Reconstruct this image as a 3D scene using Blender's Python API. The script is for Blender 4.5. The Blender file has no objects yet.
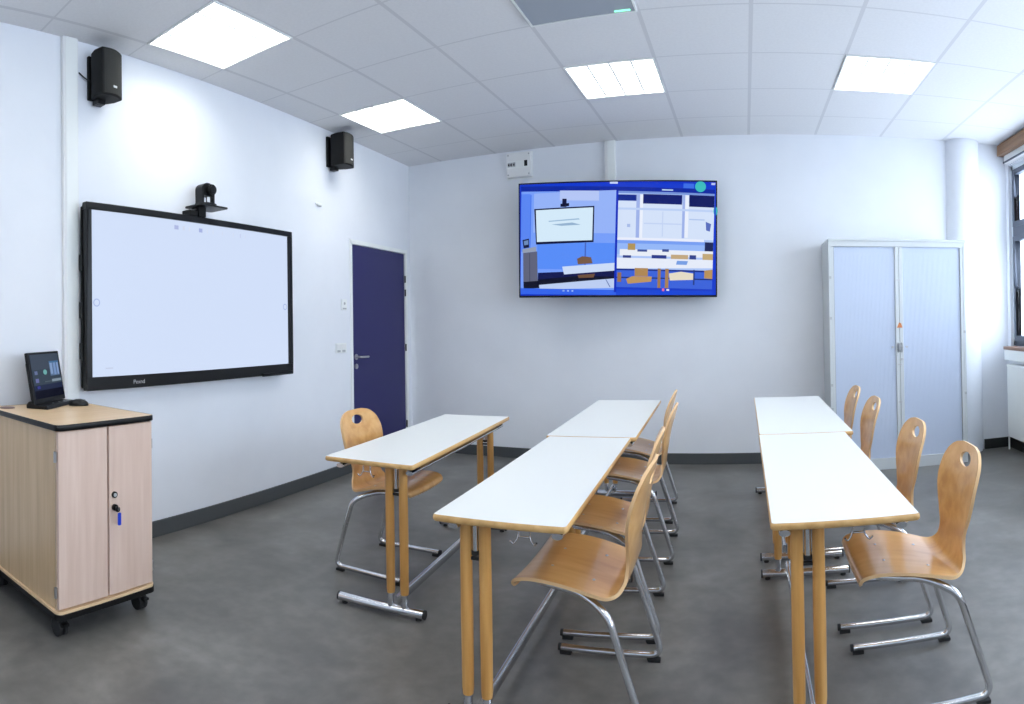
import bpy, bmesh, math, random
from mathutils import Vector, Matrix
random.seed(7)
sc = bpy.context.scene
COL = sc.collection
PI = math.pi
# ------------------------------------------------------------------ camera: a stitched (cylindrical) panorama
CAMZ = 1.2993
F, CX, CY = 618.28, 558.96, 316.98
M = [[0.954846, 0.296675, -0.015881], [-0.296583, 0.954974, 0.007942], [0.017523, -0.002873, 0.999842]]
cd = bpy.data.cameras.new('camera'); cam = bpy.data.objects.new('camera', cd); COL.objects.link(cam)
cd.type = 'PANO'; cd.panorama_type = 'CENTRAL_CYLINDRICAL'
cd.central_cylindrical_range_u_min = (0 - CX) / F; cd.central_cylindrical_range_u_max = (1024 - CX) / F
cd.central_cylindrical_range_v_min = (CY - 704) / F; cd.central_cylindrical_range_v_max = CY / F
cd.central_cylindrical_radius = 1.0
r_, f_, u_ = [Vector(v) for v in M]
cam.matrix_world = Matrix(((r_.x, u_.x, -f_.x, 0), (r_.y, u_.y, -f_.y, 0), (r_.z, u_.z, -f_.z, CAMZ), (0, 0, 0, 1)))
cd.clip_start = 0.05
sc.camera = cam
# ------------------------------------------------------------------ world, exposure, render quality
w = bpy.data.worlds.new('world'); sc.world = w; w.use_nodes = True
bg = w.node_tree.nodes['Background']; bg.inputs[0].default_value = (0.75, 0.845, 1.0, 1); bg.inputs[1].default_value = 6.6
sc.view_settings.view_transform = 'Standard'; sc.view_settings.look = 'None'
sc.view_settings.gamma = 1.0; sc.view_settings.use_curve_mapping = False
sc.view_settings.exposure = 0.72
sc.cycles.use_denoising = True
sc.cycles.max_bounces = 10; sc.cycles.diffuse_bounces = 6; sc.cycles.glossy_bounces = 5; sc.cycles.transparent_max_bounces = 12
sc.cycles.sample_clamp_indirect = 6.0
LAMP = 8.0
# ------------------------------------------------------------------ room numbers
D = 5.546; CEIL = 2.952; XR = 2.51; YB = -3.2
WL, LA = 3.3311, 0.0546
GX0, GY0 = 0.0597, 5.0383
WROT = math.atan(LA)
def wl(y, off=0.0): return -WL + LA * (D - y) + off
# ------------------------------------------------------------------ materials
def srgb(r, g, b):
    f = lambda c: (c/255/12.92) if c/255 <= 0.04045 else ((c/255+0.055)/1.055)**2.4
    return (f(r), f(g), f(b), 1)
def mat(name, col=(0.8,0.8,0.8,1), rough=0.5, metal=0.0, spec=0.5, coat=0.0):
    m = bpy.data.materials.new(name); m.use_nodes = True
    b = m.node_tree.nodes['Principled BSDF']
    b.inputs['Base Color'].default_value = col; b.inputs['Roughness'].default_value = rough
    b.inputs['Metallic'].default_value = metal; b.inputs['Specular IOR Level'].default_value = spec
    b.inputs['Coat Weight'].default_value = coat; b.inputs['Coat Roughness'].default_value = 0.12
    return m
def nd(m, t, **k):
    n = m.node_tree.nodes.new(t)
    for a, v in k.items(): setattr(n, a, v)
    return n
def lk(m, a, b): m.node_tree.links.new(a, b)
def ramp(m, fac, stops):
    r = nd(m, 'ShaderNodeValToRGB'); e = r.color_ramp.elements
    e[0].position, e[0].color = stops[0]; e[1].position, e[1].color = stops[-1]
    for p, c in stops[1:-1]:
        x = e.new(p); x.color = c
    lk(m, fac, r.inputs[0]); return r
def mottled(name, stops, scale, rough, stretch=(1,1,1), detail=5, bump=0.0, coat=0.0, spec=0.5, distortion=0.0):
    m = mat(name, rough=rough, coat=coat, spec=spec); b = m.node_tree.nodes['Principled BSDF']
    tc = nd(m, 'ShaderNodeTexCoord'); mp = nd(m, 'ShaderNodeMapping'); mp.inputs['Scale'].default_value = stretch
    n = nd(m, 'ShaderNodeTexNoise'); n.inputs['Scale'].default_value = scale; n.inputs['Detail'].default_value = detail
    n.inputs['Distortion'].default_value = distortion
    lk(m, tc.outputs['Object'], mp.inputs[0]); lk(m, mp.outputs[0], n.inputs['Vector'])
    r = ramp(m, n.outputs['Fac'], stops); lk(m, r.outputs[0], b.inputs['Base Color'])
    if bump:
        bp = nd(m, 'ShaderNodeBump'); bp.inputs['Strength'].default_value = bump; bp.inputs['Distance'].default_value = 0.01
        lk(m, n.outputs['Fac'], bp.inputs['Height']); lk(m, bp.outputs[0], b.inputs['Normal'])
    return m
M_WALL = mottled('wall_paint', [(0.3, (0.785,0.805,0.845,1)), (0.7, (0.815,0.835,0.875,1))], 3, 0.75, bump=0.02)
M_WALLG = mottled('plinth_white', [(0.3, (0.72,0.73,0.74,1)), (0.7, (0.75,0.76,0.77,1))], 3, 0.7)
M_FLOOR = mottled('floor_vinyl', [(0.28, srgb(90,88,85)), (0.45, srgb(106,104,100)), (0.58, srgb(115,113,109)), (0.75, srgb(130,128,124))], 2.2, 0.36, detail=8, distortion=0.6, spec=0.45)
# fine speckle over the floor clouds
def floor_speckle():
    m = M_FLOOR; b = m.node_tree.nodes['Principled BSDF']; src = b.inputs['Base Color'].links[0].from_socket
    tc = nd(m, 'ShaderNodeTexCoord'); n = nd(m, 'ShaderNodeTexNoise'); n.inputs['Scale'].default_value = 14; n.inputs['Detail'].default_value = 8
    lk(m, tc.outputs['Object'], n.inputs['Vector'])
    r = ramp(m, n.outputs['Fac'], [(0.35, (0.86,0.86,0.86,1)), (0.65, (1.1,1.1,1.1,1))])
    mx = nd(m, 'ShaderNodeMix', data_type='RGBA', blend_type='MULTIPLY'); mx.inputs[0].default_value = 1
    lk(m, src, mx.inputs[6]); lk(m, r.outputs[0], mx.inputs[7]); lk(m, mx.outputs[2], b.inputs['Base Color'])
    rr = nd(m, 'ShaderNodeMapRange'); rr.inputs['To Min'].default_value = 0.28; rr.inputs['To Max'].default_value = 0.46
    lk(m, n.outputs['Fac'], rr.inputs[0]); lk(m, rr.outputs[0], b.inputs['Roughness'])
floor_speckle()
M_BASE = mat('baseboard_dark', srgb(74,77,78), 0.5)
M_BASEB = mat('baseboard_black', srgb(40,42,40), 0.5)
M_WHITE = mat('white_plastic', (0.80,0.80,0.79,1), 0.4)
M_WHITE2 = mat('white_enamel', (0.84,0.86,0.84,1), 0.35)
M_GREYP = mat('grey_plastic', (0.45,0.46,0.47,1), 0.5)
M_BLACK = mat('black_plastic', (0.006,0.006,0.0065,1), 0.35, 0, 0.3)
M_BLACKM = mat('black_matte', (0.006,0.006,0.0055,1), 0.6, 0, 0.25)
M_GRILLE = mat('speaker_grille', (0.022,0.022,0.019,1), 0.75)
M_RUBBER = mat('rubber', (0.015,0.015,0.015,1), 0.7)
M_CHROME = mat('chrome', (0.72,0.73,0.75,1), 0.16, 1.0)
M_STEEL = mat('brushed_steel', (0.55,0.55,0.56,1), 0.32, 1.0)
M_LAM = mat('white_laminate', (0.78,0.80,0.78,1), 0.33)
M_DOOR = mat('navy_door_paint', srgb(34,33,92), 0.45)
M_CAB = mat('cabinet_lacquer', (0.56,0.63,0.76,1), 0.42)
M_CABF = mat('cabinet_frame_grey', (0.60,0.63,0.64,1), 0.45)
M_LINE = mat('cabinet_trim_grey', (0.25,0.26,0.27,1), 0.5)
M_FRAMEG = mat('window_aluminium', srgb(86,92,104), 0.4, 0.3)
M_FRAMEL = mat('window_jamb_light', (0.62,0.66,0.70,1), 0.45)
M_BLUE = mat('blue_key_tag', srgb(20,60,190), 0.4)
def wood(name, lo, mid, hi, rough, coat=0.25, axis='Y', scale=1.0, base=6):
    st = {'X': (0.06,1,1), 'Y': (1,0.06,1), 'Z': (1,1,0.06)}[axis]
    m = mottled(name, [(0.3, lo), (0.5, mid), (0.72, hi)], base*scale*5, rough, stretch=st, detail=6, coat=coat, distortion=0.3)
    return m
M_BEECH = wood('beech_edge', srgb(196,152,92), srgb(208,166,106), srgb(218,178,120), 0.4, 0.1)
M_LEG = wood('beech_leg', srgb(196,140,72), srgb(210,156,86), srgb(220,170,102), 0.38, 0.2, 'Z')
M_PLY = wood('lacquered_plywood', srgb(200,146,84), srgb(213,162,98), srgb(223,176,114), 0.28, 0.5, 'X', 1.0, 4)
M_PLYE = mat('plywood_edge', srgb(222,184,136), 0.5)
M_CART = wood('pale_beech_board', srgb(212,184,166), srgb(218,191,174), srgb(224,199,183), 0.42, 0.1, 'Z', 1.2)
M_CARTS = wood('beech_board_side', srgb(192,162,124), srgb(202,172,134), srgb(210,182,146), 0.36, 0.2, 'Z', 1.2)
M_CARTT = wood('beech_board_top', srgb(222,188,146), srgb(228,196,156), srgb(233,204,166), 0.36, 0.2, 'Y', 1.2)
M_VALANCE = wood('brown_wood', srgb(120,86,54), srgb(136,98,64), srgb(150,112,76), 0.45, 0.1, 'Y')
M_SILL = wood('sill_wood', srgb(128,96,78), srgb(142,108,88), srgb(152,120,100), 0.45, 0.1, 'Y')
def emis(name, col, s):
    m = bpy.data.materials.new(name); m.use_nodes = True; m.node_tree.nodes.clear()
    e = nd(m, 'ShaderNodeEmission'); o = nd(m, 'ShaderNodeOutputMaterial'); lk(m, e.outputs[0], o.inputs[0])
    e.inputs[0].default_value = col; e.inputs[1].default_value = s; return m
M_LAMP = emis('lit_tubes', (1,0.985,0.955,1), LAMP)
M_GREEN = emis('green_led', (0.2,1.0,0.6,1), 1.6)
def screen_mat(name, s):
    m = emis(name, (1,1,1,1), s)
    a = nd(m, 'ShaderNodeVertexColor', layer_name='picture'); e = [n for n in m.node_tree.nodes if n.type == 'EMISSION'][0]
    lk(m, a.outputs[0], e.inputs[0]); 
    g = nd(m, 'ShaderNodeBsdfGlossy'); g.inputs['Roughness'].default_value = 0.25; g.inputs[0].default_value = (0.014,0.014,0.014,1)
    ad = nd(m, 'ShaderNodeAddShader'); o = [n for n in m.node_tree.nodes if n.type == 'OUTPUT_MATERIAL'][0]
    lk(m, e.outputs[0], ad.inputs[0]); lk(m, g.outputs[0], ad.inputs[1]); lk(m, ad.outputs[0], o.inputs[0]); return m
M_SCREEN = screen_mat('screen_picture', 0.59)
def glass_mat():
    m = bpy.data.materials.new('window_glass'); m.use_nodes = True; m.node_tree.nodes.clear()
    t = nd(m, 'ShaderNodeBsdfTransparent'); t.inputs[0].default_value = (0.93,0.95,0.96,1)
    g = nd(m, 'ShaderNodeBsdfGlossy'); g.inputs['Roughness'].default_value = 0.02
    mx = nd(m, 'ShaderNodeMixShader'); mx.inputs[0].default_value = 0.06; o = nd(m, 'ShaderNodeOutputMaterial')
    lk(m, t.outputs[0], mx.inputs[1]); lk(m, g.outputs[0], mx.inputs[2]); lk(m, mx.outputs[0], o.inputs[0]); return m
M_GLASS = glass_mat()
def ceiling_mat():
    m = mat('ceiling_tiles', rough=0.85, spec=0.2); b = m.node_tree.nodes['Principled BSDF']
    tc = nd(m, 'ShaderNodeTexCoord'); sp = nd(m, 'ShaderNodeSeparateXYZ'); lk(m, tc.outputs['Object'], sp.inputs[0])
    def band(sock, off, half):
        a = nd(m, 'ShaderNodeMath', operation='SUBTRACT'); lk(m, sock, a.inputs[0]); a.inputs[1].default_value = off - 60*0.6
        d_ = nd(m, 'ShaderNodeMath', operation='DIVIDE'); lk(m, a.outputs[0], d_.inputs[0]); d_.inputs[1].default_value = 0.6
        f = nd(m, 'ShaderNodeMath', operation='FRACT'); lk(m, d_.outputs[0], f.inputs[0])
        s = nd(m, 'ShaderNodeMath', operation='SUBTRACT'); lk(m, f.outputs[0], s.inputs[0]); s.inputs[1].default_value = 0.5
        ab = nd(m, 'ShaderNodeMath', operation='ABSOLUTE'); lk(m, s.outputs[0], ab.inputs[0])
        g = nd(m, 'ShaderNodeMath', operation='GREATER_THAN'); lk(m, ab.outputs[0], g.inputs[0]); g.inputs[1].default_value = 0.5 - half/0.6
        return g.outputs[0]
    bx, by = band(sp.outputs[0], GX0, 0.012), band(sp.outputs[1], GY0, 0.006)
    mx = nd(m, 'ShaderNodeMath', operation='MAXIMUM'); lk(m, bx, mx.inputs[0]); lk(m, by, mx.inputs[1])
    n = nd(m, 'ShaderNodeTexNoise'); n.inputs['Scale'].default_value = 60; lk(m, tc.outputs['Object'], n.inputs['Vector'])
    r = ramp(m, n.outputs['Fac'], [(0.3, (0.76,0.76,0.77,1)), (0.7, (0.79,0.79,0.80,1))])
    c = nd(m, 'ShaderNodeMix', data_type='RGBA'); lk(m, mx.outputs[0], c.inputs[0]); lk(m, r.outputs[0], c.inputs[6]); c.inputs[7].default_value = (0.655,0.655,0.67,1)
    lk(m, c.outputs[2], b.inputs['Base Color'])
    return m
M_CEIL = ceiling_mat()
# ------------------------------------------------------------------ mesh builder
class MB:
    def __init__(s): s.v = []; s.f = []; s.m = []; s.s = []; s.mats = []; s.c = {}
    def mi(s, m):
        if m not in s.mats: s.mats.append(m)
        return s.mats.index(m)
    def add(s, vs, fs, m, smooth=False, tf=None):
        o = len(s.v); s.v += [tuple(tf @ Vector(v)) if tf else tuple(v) for v in vs]
        k = s.mi(m)
        for f in fs: s.f.append(tuple(i + o for i in f)); s.m.append(k); s.s.append(smooth)
        return s
    def box(s, x0, x1, y0, y1, z0, z1, m, tf=None):
        v = [(x,y,z) for x in (x0,x1) for y in (y0,y1) for z in (z0,z1)]
        return s.add(v, [(0,1,3,2),(4,6,7,5),(0,4,5,1),(2,3,7,6),(0,2,6,4),(1,5,7,3)], m, False, tf)
    def prism(s, pts, h0, h1, m, axis='z', top=None, tf=None, smooth=False):
        n = len(pts)
        def P(a, b, h): return {'z': (a,b,h), 'y': (a,h,b), 'x': (h,a,b)}[axis]
        v = [P(a,b,h0) for a,b in pts] + [P(a,b,h1) for a,b in pts]
        s.add(v, [(i,(i+1)%n,(i+1)%n+n,i+n) for i in range(n)], m, smooth, tf)
        s.add(v[:n], [tuple(range(n))[::-1]], m, False, tf)
        s.add(v[n:], [tuple(range(n))], top or m, False, tf); return s
    def ring(s, path, r, m, n=12, caps=True, squash=None, tf=None):
        """tube along a list of points"""
        P = [Vector(p) for p in path]; vs = []; fs = []
        T = [(P[min(i+1,len(P)-1)] - P[max(i-1,0)]).normalized() for i in range(len(P))]
        up = Vector((0,0,1)) if abs(T[0].z) < 0.9 else Vector((1,0,0))
        N = (up - T[0]*up.dot(T[0])).normalized()
        for i, p in enumerate(P):
            N = (N - T[i]*N.dot(T[i])).normalized(); B = T[i].cross(N)
            rr = r[i] if isinstance(r, (list,tuple)) else r
            a_, b_ = squash or (1,1)
            for k in range(n):
                a = 2*PI*k/n; vs.append(p + N*math.cos(a)*rr*a_ + B*math.sin(a)*rr*b_)
        for i in range(len(P)-1):
            for k in range(n): fs.append((i*n+k, i*n+(k+1)%n, (i+1)*n+(k+1)%n, (i+1)*n+k))
        s.add(vs, fs, m, True, tf)
        if caps:
            s.add(vs[:n], [tuple(range(n))[::-1]], m, False, tf); s.add(vs[-n:], [tuple(range(n))], m, False, tf)
        return s
    def cyl(s, p0, p1, r, m, n=20, tf=None): return s.ring([p0, p1], r, m, n, tf=tf)
    def lathe(s, prof, m, n=24, tf=None, c=(0,0)):
        vs = [(c[0]+r*math.cos(2*PI*k/n), c[1]+r*math.sin(2*PI*k/n), z) for r, z in prof for k in range(n)]
        fs = [(i*n+k, i*n+(k+1)%n, (i+1)*n+(k+1)%n, (i+1)*n+k) for i in range(len(prof)-1) for k in range(n)]
        return s.add(vs, fs, m, True, tf)
    def build(s, name, parent=None, bevel=0.0, seg=2, label=None):
        me = bpy.data.meshes.new(name); me.from_pydata(s.v, [], s.f)
        for m in s.mats: me.materials.append(m)
        me.polygons.foreach_set('material_index', s.m); me.polygons.foreach_set('use_smooth', s.s); me.update()
        bm = bmesh.new(); bm.from_mesh(me)
        if bevel: bmesh.ops.remove_doubles(bm, verts=bm.verts, dist=1e-6)
        bmesh.ops.recalc_face_normals(bm, faces=bm.faces); bm.to_mesh(me); bm.free()
        o = bpy.data.objects.new(name, me); COL.objects.link(o)
        if parent: o.parent = parent
        if bevel:
            b = o.modifiers.new('bevel', 'BEVEL'); b.width = bevel; b.segments = seg; b.limit_method = 'ANGLE'; b.angle_limit = math.radians(40)
            for p in me.polygons: p.use_smooth = True
            b.harden_normals = True
        if label: o['label'] = label
        return o
def rrect(x0, x1, y0, y1, r, n=5):
    pts = []
    for cx, cy, a0 in ((x1-r,y1-r,0),(x0+r,y1-r,90),(x0+r,y0+r,180),(x1-r,y0+r,270)):
        for k in range(n+1):
            a = math.radians(a0 + 90*k/n); pts.append((cx+r*math.cos(a), cy+r*math.sin(a)))
    return pts
def fillet(pts, r, n=6):
    """polyline with rounded corners"""
    P = [Vector(p) for p in pts]; out = [P[0]]
    for i in range(1, len(P)-1):
        a = (P[i-1]-P[i]); b = (P[i+1]-P[i]); ra = min(r, a.length*0.49, b.length*0.49)
        A = P[i] + a.normalized()*ra; B = P[i] + b.normalized()*ra
        for k in range(n+1):
            t = k/n; out.append(A*(1-t)**2 + P[i]*2*t*(1-t) + B*t*t)
    out.append(P[-1]); return out
def thing(name, label, cat, loc=(0,0,0), rotz=0.0, group=None):
    o = bpy.data.objects.new(name, None); COL.objects.link(o); o.empty_display_size = 0.1
    o.location = loc; o.rotation_euler = (0,0,rotz); o['label'] = label; o['category'] = cat
    if group: o['group'] = group
    return o
def tag(o, label, cat, group=None):
    o['label'] = label; o['category'] = cat
    if group: o['group'] = group
    return o
def struct(name, mb, bevel=0, parent=None):
    o = mb.build(name, parent, bevel)
    if parent is None: o['kind'] = 'structure'
    return o
def dup(o, loc, rotz, label, group=None, parent=None):
    c = o.copy(); COL.objects.link(c); c.location = loc; c.rotation_euler = (0,0,rotz); c['label'] = label
    if group: c['group'] = group
    for ch in [x for x in bpy.data.objects if x.parent == o]:
        d = ch.copy(); COL.objects.link(d); d.parent = c
        for g in [x for x in bpy.data.objects if x.parent == ch]:
            e = g.copy(); COL.objects.link(e); e.parent = d
    return c
def picture(name, w, h, items, parent, tf, base):
    """flat display: coloured polygons in 0..1 coordinates (u right, v down) layered on a screen of w x h metres; tf maps (x, z up, depth towards viewer)"""
    vs, fs, cols = [], [], []
    def quad(pts, c, d):
        o = len(vs)
        for u, v in pts: vs.append(tf((u-0.5)*w, (0.5-v)*h, d))
        fs.append(tuple(range(o, o+len(pts)))); cols.append(c)
    quad([(0,0),(1,0),(1,1),(0,1)], base, 0)
    for i, (pts, c) in enumerate(items):
        if len(pts) == 2:
            (a,b),(c2,d2) = pts; pts = [(a,b),(c2,b),(c2,d2),(a,d2)]
        quad(pts, c, min(0.0004, 0.012/len(items))*(i+1))
    me = bpy.data.meshes.new(name); me.from_pydata([tuple(v) for v in vs], [], fs); me.materials.append(M_SCREEN)
    ca = me.color_attributes.new('picture', 'FLOAT_COLOR', 'CORNER')
    k = 0
    for p, c in zip(me.polygons, cols):
        cc = srgb(*c)
        for li in p.loop_indices: ca.data[li].color = cc
    o = bpy.data.objects.new(name, me); COL.objects.link(o); o.parent = parent
    return o
def circle(cx, cy, rx, ry, n=16): return [(cx+rx*math.cos(2*PI*k/n), cy+ry*math.sin(2*PI*k/n)) for k in range(n)]
# ================================================================== THE ROOM
T = 0.25
yl0, yl1 = YB - T, D + T
struct('floor', MB().prism([(wl(yl0)-T, yl0), (XR+T, yl0), (XR+T, yl1), (wl(yl1)-T, yl1)], -0.12, 0.0, M_FLOOR))
# ceiling with holes for the lit fixtures
LIGHTS = [(-5,5),(-5,2),(-2,2),(1,2),(-2,5),(1,5),(-5,8),(-2,8),(1,8),(-2,11),(1,11)]   # (column, row) of the tile, row counts towards the camera
def tile(i, j): return GX0+0.6*i, GX0+0.6*(i+1), GY0-0.6*j, GY0-0.6*(j-1)
def ceiling():
    mb = MB(); xs = sorted({GX0+0.6*i for i in range(-6,5)} | {-3.9, XR+T}); ys = sorted({GY0-0.6*j for j in range(0,14)} | {yl0, yl1})
    holes = {(round(tile(i,j)[0],3), round(tile(i,j)[2],3)) for i, j in LIGHTS}
    nx, ny = len(xs), len(ys); vs = [(x,y,CEIL) for y in ys for x in xs]
    fs = [(b*nx+a, b*nx+a+1, (b+1)*nx+a+1, (b+1)*nx+a) for b in range(ny-1) for a in range(nx-1) if (round(xs[a],3), round(ys[b],3)) not in holes]
    mb.add(vs, fs, M_CEIL)
    return mb
ce = struct('ceiling', ceiling())
ce.data.update()
mod = ce.modifiers.new('thick', 'SOLIDIFY'); mod.thickness = 0.012; mod.offset = -1 if ce.data.polygons[0].normal.z < 0 else 1
# slab above so no sky shows through
struct('ceiling_slab', MB().box(-4.2, XR+T, yl0, yl1, CEIL+0.25, CEIL+0.40, M_WALLG))
struct('wall_back', MB().box(-4.0, XR+T, D, D+T, 0, CEIL+0.26, M_WALL))
# left wall in its own turned frame; door opening 4.455..5.455
DY0, DY1, DH = 4.425, 5.455, 2.05
def wlp(y, off): return (wl(y, off), y)
lw = MB()
def wseg(mb, ya, yb, z0, z1, o0, o1, m): mb.prism([wlp(ya,o1), wlp(ya,o0), wlp(yb,o0), wlp(yb,o1)], z0, z1, m)
wseg(lw, yl0, DY0, 0, CEIL+0.26, -T, 0, M_WALL); wseg(lw, DY1, D, 0, CEIL+0.26, -T, 0, M_WALL); wseg(lw, DY0, DY1, DH, CEIL+0.26, -T, 0, M_WALL)
struct('wall_left', lw)
struct('wall_front', MB().box(-4.0, XR+T, YB-T, YB, 0, CEIL+0.26, M_WALL))
# right wall with a strip of windows
SZ, HZ = 0.99, 2.74
wins = [(5.485, 3.80), (3.64, 1.96), (1.76, 0.12), (-0.04, -1.68)]
rw = MB(); rw.box(XR, XR+T, yl0, D, 0, SZ-0.03, M_WALL); rw.box(XR, XR+T, yl0, D, HZ, CEIL+0.26, M_WALL)
edges = [D] + [e for w_ in wins for e in w_] + [yl0]
for k in range(0, len(edges), 2): rw.box(XR, XR+T, edges[k+1], edges[k], SZ-0.03, HZ, M_WALL)
struct('wall_right', rw)
for k, (ya, yb) in enumerate(wins):
    root = bpy.data.objects.new('window_%d' % (k+1), None); COL.objects.link(root); root['kind'] = 'structure'; root.location = (XR, ya, SZ)
    L = ya - yb
    fr = MB(); x0, x1 = 0.03, 0.09
    # local: y runs negative towards the camera side
    fr.box(x0, x1, -0.045, 0.0, 0, HZ-SZ, M_FRAMEL); fr.box(x0, x1, -L, -L+0.045, 0, HZ-SZ, M_FRAMEL)
    fr.box(x0, x1, -L, 0, HZ-SZ-0.05, HZ-SZ, M_FRAMEL); fr.box(x0, x1, -L, 0, 0, 0.05, M_FRAMEG)
    fr.build('window_frame', root, 0.003)
    tr = MB(); tr.box(0.02, 0.10, -L+0.045, -0.045, 1.06, 1.15, M_FRAMEG); tr.build('transom', root, 0.004)
    for nm, za, zb, yy in (('upper_sash', 1.15, HZ-SZ-0.05, (0.045, L-0.045)), ('lower_sash', 0.05, 1.06, (0.045, L/2)), ('lower_sash', 0.05, 1.06, (L/2, L-0.045))):
        s_ = MB(); a, b = yy; t = 0.05
        for q in ((-a-t, -a, za, zb), (-b, -b+t, za, zb)): s_.box(0.015, 0.075, q[0], q[1], q[2], q[3], M_FRAMEG)
        s_.box(0.015, 0.075, -b+t, -a-t, za, za+t, M_FRAMEG); s_.box(0.015, 0.075, -b+t, -a-t, zb-t, zb, M_FRAMEG)
        so = s_.build(nm, root, 0.004)
        MB().box(0.042, 0.048, -b+t, -a-t, za+t, zb-t, M_GLASS).build('glass_pane', so)
    ar = bpy.data.lights.new('window_portal', 'AREA'); ar.shape = 'RECTANGLE'; ar.size = HZ-SZ; ar.size_y = L; ar.cycles.is_portal = True
    lo = bpy.data.objects.new('window_portal', ar); COL.objects.link(lo); lo.location = (XR+0.2, (ya+yb)/2, (SZ+HZ)/2); lo.rotation_euler = (0, PI/2, 0)
# sill, apron, cornice board over the windows
o = struct('window_sill', MB().box(XR-0.10, XR+0.03, -3.0, 5.45, SZ-0.03, SZ, M_SILL), 0.004)
o = struct('trim_1', MB().box(XR-0.09, XR, -3.0, 5.45, SZ-0.13, SZ-0.03, M_WHITE2), 0.003)
o = struct('trim_2', MB().box(XR-0.11, XR, -3.0, 5.50, CEIL-0.125, CEIL-0.02, M_VALANCE), 0.004)
o = struct('trim_3', MB().box(XR-0.055, XR, -3.0, 5.46, CEIL-0.20, CEIL-0.126, M_WHITE).box(XR-0.065, XR-0.0551, -3.0, 5.46, CEIL-0.20, CEIL-0.185, M_FRAMEG))
# round column in the far right corner
col = MB(); n = 28; cxx, cyy, rr = 2.055, D+0.03, 0.168
pts = [(cxx+rr*math.cos(PI+PI*k/n), cyy+rr*0.95*math.sin(PI+PI*k/n)) for k in range(n+1)]
col.prism(pts, 0.0, CEIL-0.002, M_WALL, smooth=True)
struct('column', col)
# baseboards
struct('baseboard_back', MB().box(wl(D), 1.88, D-0.016, D, 0, 0.098, M_BASE).box(2.235, XR, D-0.016, D, 0, 0.095, M_BASEB), 0.002)
bb = MB(); wseg(bb, -3.1, DY0-0.027, 0, 0.098, 0, 0.016, M_BASE); wseg(bb, DY1+0.012, D-0.017, 0, 0.098, 0, 0.016, M_BASE); struct('baseboard_left', bb, 0.002)
struct('baseboard_right', MB().box(XR-0.016, XR, -3.1, D-0.017, 0, 0.095, M_BASEB), 0.002)
# door
door = bpy.data.objects.new('door_1', None); COL.objects.link(door); door['kind'] = 'structure'
door.location = (wl(DY0), DY0, 0); door.rotation_euler = (0,0,WROT)
DL = (DY1-DY0)/math.cos(WROT)
MB().box(-0.045, -0.008, 0.012, DL-0.03, 0.006, DH-0.03, M_DOOR).build('door_leaf', door, 0.002)
df = MB()
for a, b in ((-0.025, 0.009), (DL-0.027, DL+0.008)): df.box(-0.1, 0.010, a, b, 0, DH+0.01, M_WHITE2)
df.box(-0.1, 0.010, -0.025, DL+0.008, DH-0.027, DH+0.01, M_WHITE2); df.build('door_frame', door, 0.003)
hd = MB(); hd.cyl((-0.008, 0.075, 1.01), (0.0, 0.075, 1.01), 0.026, M_STEEL); hd.ring(fillet([(0,0.075,1.01),(0.05,0.075,1.01),(0.05,0.20,1.008)], 0.02), 0.0095, M_STEEL); hd.build('door_handle', door)
MB().cyl((-0.008, 0.075, 0.925), (0.001, 0.075, 0.925), 0.024, M_STEEL).cyl((0.001, 0.075, 0.925), (0.006, 0.075, 0.925), 0.009, M_GREYP).build('door_lock', door)
for z in (0.28, 1.06, 1.62, 1.76): MB().cyl((0.004, DL-0.029, z-0.035), (0.004, DL-0.029, z+0.035), 0.008, M_BLACK, 10).build('hinge', door)
# ================================================================== CEILING FIXTURES
def light_fixture(i, j, label, vis):
    x0, x1, y0, y1 = tile(i, j)
    t = thing('ceiling_light', label, 'ceiling light', (x0+0.3, y0+0.3, CEIL), 0, 'square louvred ceiling lights')
    h = 0.286; fr = MB()
    for a, b, c, d in ((-0.298,0.298,-0.298,-h),(-0.298,0.298,h,0.298),(-0.298,-h,-h,h),(h,0.298,-h,h)): fr.box(a, b, c, d, -0.006, 0.004, M_WHITE2)
    for a, b, c, d in ((-0.298,0.298,-0.298,-0.294),(-0.298,0.298,0.294,0.298),(-0.298,-0.294,-0.294,0.294),(0.294,0.298,-0.294,0.294)): fr.box(a, b, c, d, 0.004, 0.10, M_WHITE2)
    fr.box(-0.298, 0.298, -0.298, 0.298, 0.10, 0.104, M_WHITE2)
    fr.build('frame', t)
    MB().box(-0.284, 0.284, -0.284, 0.284, 0.062, 0.066, M_LAMP).build('lit_panel', t)
    lv = MB()
    for k in range(1, 4):
        a = -h + 2*h*k/4; lv.box(a-0.006, a+0.006, -h, h, 0.0, 0.05, M_WHITE2)
    for k in range(1, 8):
        a = -h + 2*h*k/8; lv.box(-h, h, a-0.0015, a+0.0015, 0.002, 0.045, M_WHITE2)
    lv.build('louvre', t)
    return t
lab = {(-5,5): 'square lit ceiling light nearest the wall loudspeaker beside the white trunking', (-5,2): 'small looking lit ceiling light above the dark blue door side, near the far black loudspeaker',
       (-2,2): 'bright square ceiling light above the wall television', (1,2): 'bright square ceiling light in front of the tall grey cabinet',
       (-2,5): 'ceiling light out of view just over the middle desk row', (1,5): 'ceiling light out of view just over the right desk row', (-5,8): 'ceiling light out of view above the wooden cart',
       (-2,8): 'ceiling light out of view behind the middle desks', (1,8): 'ceiling light out of view behind the right desks', (-2,11): 'rearmost ceiling light on the inner side of the room', (1,11): 'rearmost ceiling light on the window side of the room'}
for i, j in LIGHTS: light_fixture(i, j, lab[(i,j)], True)
x0, x1, y0, y1 = tile(-2, 4)
t = thing('ceiling_panel', 'flat grey ceiling panel with a small green light at one corner', 'ceiling panel', (x0+0.3, y0+0.3, CEIL))
M_PANEL = mat('grey_glass_panel', (0.36,0.39,0.42,1), 0.35)
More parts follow.
